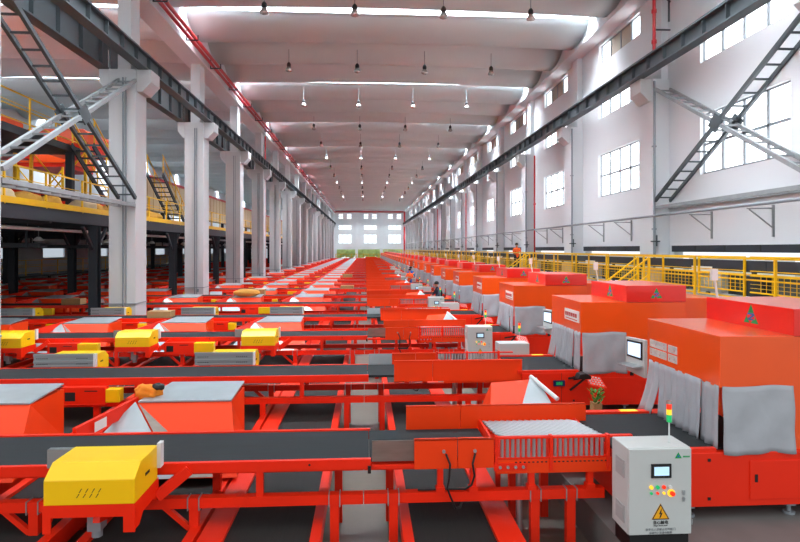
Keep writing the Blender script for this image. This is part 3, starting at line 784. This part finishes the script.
# parcels
pc = [(-3.4, 24.9+.6, 1.23, 'tan', 'orange-brown parcel bag'), (-8.6+3.6, 43.4, 1.2, 'tan', 'yellow parcel sack')]
tag(crumpled('parcel_bag', (-5.05, 24.9, 1.34), .36, 'tan', 9, None, (1.6, .8, .45), .1), 'orange-brown parcel sack lying on a chute beside the left colonnade', 'parcel')
def carton(x, y, z, w, d, h, m, lab):
    o = MB().box(-w/2, w/2, -d/2, d/2, 0, h).box(-w/2-.002, w/2+.002, -.03, .03, h, h+.003).build('carton', m, bevel=.01)
    o.location = (x, y, z); tag(o, lab, 'carton'); return o
for i, (x, L) in enumerate(((-1.0, 6), (-6.3, 3), (-11, 4), (-.9, 9), (-4.4, 5))):
    carton(x-.15*i, lines[L][1], 1.062, .7, .5, .16+.03*i, 'board', 'flat brown carton on cross belt, %s, %s' % (('near the aisle', 'beside a column', 'far left', 'small near aisle', 'mid belt')[i], where(L)))

# ------------------------------------------------------------------ right walkway
MB_ = MB()
t = empty('raised_walkway', (9.2, 6, 0))
MB().box(-.85, .6, 0, 135, 1.78, 1.9).build('deck', 'plate', t)
MB().box(-.9, -.86, 0, 135, 1.7, 1.98).build('edge_beam', 'beam_dark', t)
mb = MB()
for j in range(34): mb.box(-.85, -.73, 1+4*j, 1.12+4*j, 0, 1.78)
mb.build('posts', 'beam_dark', t)
tag(t, 'raised grey walkway along the right wall behind the booths', 'walkway')
def railing(n, L, mesh=False):
    t = empty('guard_railing')
    mb = MB().bar((0, 0, 1.09), (0, L, 1.09), .045, .045).bar((0, 0, .62), (0, L, .62), .035, .035).bar((0, 0, .74), (0, L, .74), .022, .022).bar((0, 0, .2), (0, L, .2), .035, .035)
    mb.build('rails', 'rail_yellow', t)
    for j in range(n): 
        MB().box(-.025, .025, L*j/n, L*j/n+.05, 0, 1.1).build('post', 'rail_yellow', t)
    if mesh:
        mb = MB()
        for j in range(int(L/.2)): mb.box(-.006, .006, .2*j, .2*j+.01, .2, .62)
        for z in (.3, .4, .5): mb.box(-.006, .006, 0, L, z, z+.01)
        mb.build('wire_mesh', 'rail_yellow', t)
    return t
for j in range(16):
    t = place('rail', lambda: railing(3, 8.2), (8.42, 6+8.4*j, 1.9))
    tag(t, 'yellow steel railing on aisle side of walkway, %s section from the front' % ordn(j), 'railing', 'aisle side railings')
    t = place('railm', lambda: railing(4, 8.2, True), (9.75, 6+8.4*j, 1.9))
    tag(t, 'yellow wire-mesh railing nearer right wall, %s section from the front' % ordn(j), 'railing', 'wall side railings')
# sorter line behind the railing
for j in range(12):
    def mk():
        t = empty('loading_conveyor')
        MB().box(0, .35, 0, 8.38, .78, .96).build('belt', 'black', t)
        MB().box(-.03, 0, 0, 8.38, .7, 1.0).build('side_frame', 'beam_dark', t)
        for q in range(4): MB().box(.02, .1, .5+2*q, .6+2*q, 0, .78).build('leg', 'beam_dark', t)
        for q in range(5): MB().box(-.02, .3, .15+1.65*q, 1.5+1.65*q, .08, .6).build('side_box', ('beam_dark', 'cab_dark', 'beam_dark', 'beige', 'beam')[q], t, bevel=.01)
        MB().box(-.06, -.03, 2.2, 3.2, .62, .8).build('notice', 'white', t)
        return t
    t = place('ldc', mk, (10.0, 13.5+8.4*j-6, 1.9)) if j else place('ldc', mk, (9.83, 7.2, 1.9))
    t.location = (9.83, 5.3+8.4*j, 1.9)
    tag(t, 'dark loading conveyor behind mesh railing by right wall, %s section from the front' % ordn(j), 'conveyor', 'wall loading conveyors')
# roller shutters above the dock openings
for k_, y in enumerate(COLY[:12]):
    def mk():
        t = empty('dock_shutter')
        MB().box(0, .1, 0, 6.6, .0, .22).build('housing', 'beam_dark', t)
        mb = MB()
        for q in range(4): mb.box(-.01, 0, .3+1.6*q, .34+1.6*q, 0, .22)
        mb.build('seam', 'black', t); return t
    t = place('shut', mk, (XW-.13, y+1.45, 3.1))
    tag(t, 'dark rolled shutter over dock opening in right wall, %s from the front' % ordn(k_), 'shutter', 'dock shutters')
# trucks / outdoor things seen through the dock openings
for k_, y in enumerate(COLY[:5]):
    t = empty('parked_truck', (15.5, y+3.2, -.3))
    MB().box(-1.1, 1.1, -2.2, 1.4, .9, 3.15).build('cargo_box', 'white_part', t, bevel=.03)
    MB().prism([(1.5, .6), (3.0, .6), (3.0, 1.4), (2.6, 2.5), (1.5, 2.5)], 'x', -1.0, 1.0).build('cab', 'blue_cloth', t, bevel=.05)
    for a in (-1.5, 2.2):
        for s in (-1, .85): MB().cyl((s, a, .45), (s+.25, a, .45), .45, 16).build('wheel', 'black', t)
    tag(t, 'parked white box truck outside, through %s dock opening from the front' % ordn(k_), 'truck', 'trucks outside the docks')
# stairs from walkway to aisle deck
for j, yy in enumerate((16.6, 29.0, 41.8)):
    def mk():
        t = empty('access_stair')
        for y in (0, .7): 
            MB().bar((0, y, 1.5), (-2.0, y, 0), .04, .16).build('stringer', 'rail_yellow', t)
            MB().bar((0, y, 2.55), (-2.0, y, 1.05), .04, .04).bar((0, y, 2.05), (-2.0, y, .55), .03, .03).box(-.03, .03, y-.03, y+.03, 1.5, 2.55).box(-2.03, -1.97, y-.03, y+.03, 0, 1.05).box(-1.03, -.97, y-.03, y+.03, .75, 1.8).build('handrail', 'rail_yellow', t)
        for q in range(7): MB().box(-2+.28*q, -1.75+.28*q, 0, .7, .18+.2*q, .2+.2*q).build('tread', 'plate', t)
        return t
    t = place('stair', mk, (8.3, yy, .4))
    tag(t, 'yellow access stair from booth deck up to walkway, %s from the front' % ordn(j), 'stair', 'walkway stairs')

# ------------------------------------------------------------------ left mezzanine
t = empty('mezzanine_deck', (-9.7, 8, 0))
MB().box(-16.25, 0, 0, 140, 4.3, 4.42).build('deck', 'beam_dark', t)  # rear part added out to the left wall to block light below
MB().box(-.06, 0.04, 0, 140, 4.05, 4.45).build('edge_beam', 'beam_dark', t)
MB().box(.05, .07, 0, 140, 4.45, 4.62).build('toe_board', 'rail_yellow', t)
mb = MB()
for j in range(33): mb.box(-16.25, 0, 2+4.2*j, 2.15+4.2*j, 4.0, 4.3)
mb.build('joist', 'beam_dark', t)
tag(t, 'dark steel mezzanine deck with yellow toe board on left side of hall', 'mezzanine')
n = 0
for j in range(14):
    for q, x in enumerate((-9.62, -14.5, -17.3, -22.6)):
        y = 21.2+8.4*(j-1)
        if x < -.62*y-2: continue
        def mk():
            t = empty('steel_column')
            MB().box(-.15, .15, -.16, -.13, 0, 4.0).box(-.15, .15, .13, .16, 0, 4.0).box(-.02, .02, -.14, .14, 0, 4.0).build('shaft', 'beam_dark', t)
            MB().box(-.2, .2, -.2, .2, 0, .03).build('base_plate', 'beam_dark', t)
            MB().bar((0, .15, 3.2), (0, .9, 3.95), .1, .1).bar((0, -.15, 3.2), (0, -.9, 3.95), .1, .1).build('knee_brace', 'beam_dark', t)
            return t
        t = place('scol', mk, (x, y, 0)); n += 1
        tag(t, 'dark steel mezzanine column, %s row from colonnade, %s from front' % (ordn(q), ordn(j)), 'column', 'mezzanine steel columns')
tag(MB().tube([(-10.6, 8, 3.85), (-10.6, 90, 3.85)], .06).build('sprinkler_pipe', 'white_part'), 'white pipe hung under edge of left mezzanine', 'pipe')
for j in range(8):
    def mk():
        t = empty('hanging_lamp')
        MB().cyl((0, 0, 0), (0, 0, .35), .015, 6).build('rod', 'pipe_grey', t)
        MB().lathe((0, 0, -.15), [(.16, 0), (.15, .05), (.05, .14)]).build('lamp_shade', 'white_part', t); return t
    t = place('hl', mk, (-11.0, 15+5.2*j, 3.62)); tag(t, 'small white lamp under the left mezzanine, %s from the front' % ordn(j), 'lamp', 'mezzanine underside lamps')
for j in range(15):
    t = place('railL', lambda: railing(4, 8.2), (-9.68, 12+8.4*j, 4.42))
    tag(t, 'yellow railing on the mezzanine edge, %s section from the front' % ordn(j), 'railing', 'mezzanine edge railings')
for j in range(9):  # dark trays added to deepen the shade under the deck
    def mk():
        t = empty('added_shade_tray')
        MB().box(-7.4, 7.2, -.2, .2, 0, .05).box(-7.4, 7.2, -.22, -.2, 0, .14).box(-7.4, 7.2, .2, .22, 0, .14).build('tray', 'beam_dark', t)
        for x in (-7, -2.4, 2.4, 6.8): MB().box(x-.03, x+.03, -.25, -.22, 0, .75).build('hanger', 'beam_dark', t)
        return t
    t = place('tray', mk, (-17.5, 19.2+8.4*j, 3.25)); tag(t, 'added dark tray hung under the left mezzanine to darken it, %s from the front' % ordn(j), 'cable tray', 'added under-mezzanine shade trays')
for j in range(9):
    t = place('railB', lambda: railing(4, 8.2), (-24.2, 22+8.4*j, 1.3))
    tag(t, 'yellow railing along far left wall below the mezzanine, %s section from the front' % ordn(j), 'railing', 'left wall railings')
t = empty('wall_platform', (-25.1, 22, 0))
MB().box(-.85, 1.0, 0, 76, 1.15, 1.3).build('deck', 'beam_dark', t)
for j in range(19): MB().box(.8, .95, 4*j, 4*j+.15, 0, 1.15).build('post', 'beam_dark', t)
tag(t, 'low dark platform along the far left wall under the mezzanine', 'platform')
# upper level on mezzanine: platform, sorter trays, stairs, framing
t = empty('upper_platform', (-11.2, 8, 0))
MB().box(-8, 0, 0, 15.5, 6.9, 7.15).build('deck', 'beam_dark', t)
for x in (-7.8, -4, -.15):
    for y in (3, 9, 15): MB().box(x-.12, x+.12, y-.12, y+.12, 4.42, 6.9).build('post', 'beam_dark', t)
tag(t, 'dark raised platform above the left mezzanine', 'platform')
t = place('railU', lambda: railing(5, 8.2), (-11.25, 15.2, 7.15)); tag(t, 'yellow railing along edge of the upper left platform', 'railing')
def mk():
    t = empty('mezzanine_stair')
    for y in (0, .9):
        MB().bar((0, y, 0), (0, y, 0.01), .05, .05)
    for x in (0, .8):
        MB().bar((x, 4.2, 0), (x, 0, 2.7), .05, .22).build('stringer', 'beam_dark', t)
        mb = MB().bar((x, 4.2, 1.0), (x, 0, 3.7), .04, .04).bar((x, 4.2, .5), (x, 0, 3.2), .03, .03)
        for q in range(5): mb.box(x-.02, x+.02, 4.18-q*1.03, 4.22-q*1.03, .66*q, .66*q+1.0)
        mb.build('handrail', 'rail_yellow', t)
    for q in range(12): MB().box(0, .8, 4.0-.34*q, 4.25-.34*q, .1+.22*q, .13+.22*q).build('tread', 'beam_dark', t)
    return t
t = place('mst', mk, (-11.1, 22.6, 4.42)); tag(t, 'dark steel stair with yellow handrails climbing from mezzanine near front', 'stair')
t = place('mst', mk, (-11.4, 31.0, 4.42)); tag(t, 'second dark mezzanine stair with yellow handrails, farther back', 'stair')
for j in range(5):
    def mk():
        t = empty('sorter_module')
        MB().prism([(-1.3, 0), (1.3, 0), (1.3, .45), (1.1, .62), (-1.1, .62), (-1.3, .45)], 'y', 0, 3.4).build('cover', 'orange', t, bevel=.02)
        MB().box(-1.2, 1.2, .1, 3.3, -.2, 0).build('base', 'red', t)
        for x in (-1.1, 1.1):
            for y in (.2, 3.2): MB().box(x-.05, x+.05, y-.05, y+.05, -3.1, -.2).build('leg', 'rail_yellow', t)
        MB().bar((-1.1, .2, -3), (1.1, .2, -.3), .05, .05).bar((1.1, .2, -3), (-1.1, .2, -.3), .05, .05).build('brace', 'rail_yellow', t)
        return t
    t = place('sort', mk, ((-14.6, -12.9, -16.9, -16.6, -20.2)[j], (20.0, 25.0, 25.2, 30.5, 22)[j], 7.6))
    tag(t, 'orange sorter module on yellow frame above left mezzanine, %s from the front' % ordn(j), 'sorter', 'upper sorter modules')
t = empty('bag_line', (-12.2, 30, 4.42))
MB().box(-.6, 0, 1, 80, 1.0, 2.8).build('panel_wall', 'beige', t)
mb = MB()
for j in range(82): mb.box(0, .01, 1.3+.95*j, 1.35+.95*j, 1.0, 2.8)
mb.build('panel_seam', 'board', t)
MB().box(-.65, .05, 1, 80, 2.8, 2.95).build('top_rail', 'pipe_red', t)
for j in range(16): MB().box(-.4, -.2, 1.5+5*j, 1.7+5*j, 0, 1.0).build('leg', 'beam_dark', t)
tag(t, 'long beige panelled sorter line with dark red top rail on mezzanine', 'sorter')
rnd = random.Random(11)
for j in range(12):
    o = crumpled('parcel_sack', (0, 0, 0), .42, 'tan' if j % 3 else 'beige', 20+j, None, (1.2, 1, .8), .12); o.location = (-10.6-rnd.random()*1.1, 13.5+j*1.55, 4.75)
    tag(o, 'stuffed parcel sack on mezzanine edge, %s from the front' % ordn(j), 'sack', 'mezzanine parcel sacks')
for j in range(6):
    o = MB().box(-1.6, 1.6, -.4, .4, 0, .12).box(-1.6, 1.6, -.44, -.4, -.1, .2).box(-1.6, 1.6, .4, .44, -.1, .2).box(-1.4, -1.3, -.3, .3, -.9, 0).box(1.3, 1.4, -.3, .3, -.9, 0).build('feed_belt', 'red' if j % 2 else 'beam_dark')
    o.location = (-13.5, 14+2.7*j, 5.32); tag(o, '%s short feed belt on the left mezzanine, %s from the front' % ('red' if j % 2 else 'dark', ordn(j)), 'conveyor', 'mezzanine feed belts')

# ------------------------------------------------------------------ far end
for j, x in enumerate((-7.5, -1.8, 3.9)):
    t = empty('guard_railing', (x, 147.5, 0))
    mb = MB().bar((0, 0, 1.9), (5.4, 0, 1.9), .12, .12).bar((0, 0, 1.2), (5.4, 0, 1.2), .12, .12)
    mb.build('rails', 'rail_yellow', t)
    for q in range(5): MB().box(1.3*q, 1.3*q+.15, -.07, .07, 0, 1.95).build('post', 'rail_yellow', t)
    tag(t, 'yellow railing in front of far end wall opening, %s from left' % ordn(j), 'railing', 'end wall railings')
rnd = random.Random(3)
for j in range(11):
    x = -13+2.9*j; t = empty('outdoor_tree', (x, 165+rnd.uniform(-2, 3), -.3))
    MB().cyl((0, 0, 0), (0, 0, 1.6), .2, 8, .14).build('trunk', 'board', t)
    crumpled('crown', (0, 0, 3.1), 2.1, 'tree', 50+j, t, (1, .9, .95), .16)
    tag(t, 'bright green tree outside the far end wall, %s from left' % ordn(j), 'tree', 'trees beyond the end wall')

# ------------------------------------------------------------------ people
def person(name, loc, joints, rad, bones, top, label, mats, scale=1.0, rotz=0, parts=()):
    t = empty(name, loc); t.rotation_euler.z = rotz; t.scale = (scale,)*3
    me = bpy.data.meshes.new('body'); names = list(joints)
    me.from_pydata([joints[n] for n in names], [(names.index(a), names.index(b)) for a, b in bones], [])
    o = bpy.data.objects.new('body', me); C.objects.link(o); o.parent = t
    o.modifiers.new('skin', 'SKIN'); s = o.modifiers.new('sub', 'SUBSURF'); s.levels = 2; s.render_levels = 2
    for i, n in enumerate(names):
        sv = me.skin_vertices[0].data[i] if me.skin_vertices else None
        if sv: sv.radius = (rad[n],)*2; sv.use_root = (n == 'pelvis')
    bpy.context.view_layer.update()
    ev = bpy.data.meshes.new_from_object(o.evaluated_get(bpy.context.evaluated_depsgraph_get()))
    bpy.data.objects.remove(o)
    ev.materials.clear()
    for m in mats: ev.materials.append(M[m])
    ev.name = 'body'; o = bpy.data.objects.new('body', ev); C.objects.link(o); o.parent = t
    sk = joints
    for p in ev.polygons:
        p.use_smooth = True; c = p.center
        d = {n: (Vector(sk[n])-c).length for n in sk}
        n = min(d, key=d.get)
        p.material_index = {'h': 0, 't': 1, 'l': 2, 'f': 3}[top(n)]
    hx = Vector(joints['head'])
    crumpled('hair', (hx.x, hx.y+.015, hx.z+.05), .105, 'hair', 2, t, (.95, 1, .85), .03)
    for s in (-1, 1):
        MB().lathe((hx.x+s*.035, hx.y-.105, hx.z), [(.004, -.006), (.011, 0), (.004, .006)], 8).build('eye', 'black', t)
    MB().prism([(-.118, -.04), (-.098, -.04), (-.095, .015)], 'x', hx.x-.012, hx.x+.012).build('nose', 'skin', t, off=(0, hx.y, hx.z)) if False else None
    for nm, mb, m in parts: mb.build(nm, m, t)
    tag(t, label, 'person'); return t
def topf(n):
    if n in ('head', 'skull', 'chin'): return 'h'
    if n.startswith(('hand', 'wrist', 'fing', 'thumb')): return 'h'
    if n.startswith(('knee', 'ankle', 'hip')): return 'l'
    if n.startswith('toe'): return 'f'
    return 't'
R = dict(pelvis=.14, waist=.13, chest=.16, neckb=.1, neck=.05, chin=.065, head=.095, skull=.08)
def rads(j):
    r = {}
    for n in j:
        if n in R: r[n] = R[n]
        elif n.startswith('sh'): r[n] = .07
        elif n.startswith('elbow'): r[n] = .045
        elif n.startswith('wrist'): r[n] = .03
        elif n.startswith('hand'): r[n] = .032
        elif n.startswith(('fing', 'thumb')): r[n] = .009
        elif n.startswith('hip'): r[n] = .1
        elif n.startswith('knee'): r[n] = .062
        elif n.startswith('ankle'): r[n] = .045
        else: r[n] = .035
    return r
def bones_of(j):
    b = [('pelvis', 'waist'), ('waist', 'chest'), ('chest', 'neckb'), ('neckb', 'neck'), ('neck', 'chin'), ('chin', 'head'), ('head', 'skull')]
    for s in 'LR':
        b += [('chest', 'sh'+s), ('sh'+s, 'elbow'+s), ('elbow'+s, 'wrist'+s), ('wrist'+s, 'hand'+s), ('pelvis', 'hip'+s), ('hip'+s, 'knee'+s), ('knee'+s, 'ankle'+s), ('ankle'+s, 'toe'+s)]
        b += [('hand'+s, 'thumb'+s)] + [('hand'+s, 'fing%d' % i+s) for i in range(4)]
    return b
def hands(j):
    for s, k in (('L', -1), ('R', 1)):
        w = Vector(j['wrist'+s]); d = (w-Vector(j['elbow'+s])).normalized(); u = Vector((k, 0, 0)); 
        h = w+d*.07; j['hand'+s] = tuple(h)
        for i in range(4):
            q = d.cross(u).normalized()*(.022*(i-1.5)); j['fing%d' % i+s] = tuple(h+d*(.085-.008*abs(i-1.3))+q*1.4)
        j['thumb'+s] = tuple(h+d*.03+d.cross(u).normalized()*-.06)
    return j
stand = hands(dict(pelvis=(0, 0, .93), waist=(0, 0, 1.07), chest=(0, 0, 1.27), neckb=(0, 0, 1.41), neck=(0, 0, 1.48), chin=(0, -.02, 1.55), head=(0, -.01, 1.62), skull=(0, 0, 1.67),
    shL=(-.19, 0, 1.38), shR=(.19, 0, 1.38), elbowL=(-.26, -.06, 1.12), elbowR=(.27, -.04, 1.12), wristL=(-.12, -.27, 1.14), wristR=(.12, -.27, 1.16),
    hipL=(-.1, 0, .88), hipR=(.1, 0, .88), kneeL=(-.12, -.02, .48), kneeR=(.12, -.02, .48), ankleL=(-.12, .02, .08), ankleR=(.13, .02, .08), toeL=(-.13, -.16, .04), toeR=(.14, -.16, .04)))
person('person', (8.85, 33.6, 1.9), stand, rads(stand), bones_of(stand), topf, 'person in bright orange vest standing behind yellow walkway railing', ('skin', 'vest', 'navy', 'black'), .95, .2)
sit = hands(dict(pelvis=(0, 0, .5), waist=(0, -.02, .64), chest=(0, -.08, .84), neckb=(0, -.11, .97), neck=(0, -.13, 1.04), chin=(0, -.17, 1.1), head=(0, -.17, 1.17), skull=(0, -.15, 1.22),
    shL=(-.18, -.09, .93), shR=(.18, -.09, .93), elbowL=(-.24, -.2, .7), elbowR=(.24, -.2, .7), wristL=(-.12, -.42, .68), wristR=(.12, -.42, .68),
    hipL=(-.1, -.04, .49), hipR=(.1, -.04, .49), kneeL=(-.13, -.46, .48), kneeR=(.13, -.46, .48), ankleL=(-.13, -.44, .08), ankleR=(.13, -.44, .08), toeL=(-.13, -.6, .04), toeR=(.13, -.6, .04)))
def stool(x, y, lab):
    t = empty('stool', (x, y, .4)); MB().cyl((0, 0, .36), (0, 0, .4), .17, 14).build('seat', 'black', t)
    for a in range(3): MB().bar((0.1*math.cos(a*2.1), .1*math.sin(a*2.1), .36), (.17*math.cos(a*2.1), .17*math.sin(a*2.1), 0), .025, .025).build('leg', 'steel', t)
    tag(t, lab, 'stool')
P = [(3.25, 25.3+1.1, 'navy', 'seated person in dark clothes working beside the seventh booth'), ]
stool(3.3, 25.8, 'black stool under seated person in dark clothes')
person('person', (3.3, 25.8, .4), sit, rads(sit), bones_of(sit), topf, 'seated person in dark clothes bending over work beside booths', ('skin', 'navy', 'navy', 'black'), 1.05, -1.2)
person('person', (2.95, 37.9, .4), stand, rads(stand), bones_of(stand), topf, 'person in blue clothes standing in booth row far down the aisle', ('skin', 'blue_cloth', 'navy', 'black'), .95, 2.6)
person('person', (2.75, 36.2, .4), stand, rads(stand), bones_of(stand), topf, 'person in orange vest standing near the blue-clad person', ('skin', 'vest', 'blue_cloth', 'black'), .9, -.6)

# ------------------------------------------------------------------ light, camera
w = bpy.data.worlds.new('sky'); bpy.context.scene.world = w; w.use_nodes = True
w.node_tree.nodes['Background'].inputs[0].default_value = (.93, .97, 1, 1)
w.node_tree.nodes['Background'].inputs[1].default_value = 1.15
cam = bpy.data.cameras.new('camera'); co = bpy.data.objects.new('camera', cam); C.objects.link(co)
co.location = (-.04, 0, H); co.rotation_euler = (PI/2, 0, -math.radians(3.45))
cam.sensor_width = 36; cam.lens = 580/800*36; cam.shift_y = -22/800; cam.clip_end = 400
sc = bpy.context.scene; sc.camera = co
sc.view_settings.view_transform = 'Standard'; sc.view_settings.look = 'None'; sc.view_settings.gamma = 1; sc.view_settings.use_curve_mapping = False
sc.view_settings.exposure = .1
sc.cycles.use_denoising = True; sc.cycles.max_bounces = 8; sc.cycles.diffuse_bounces = 5
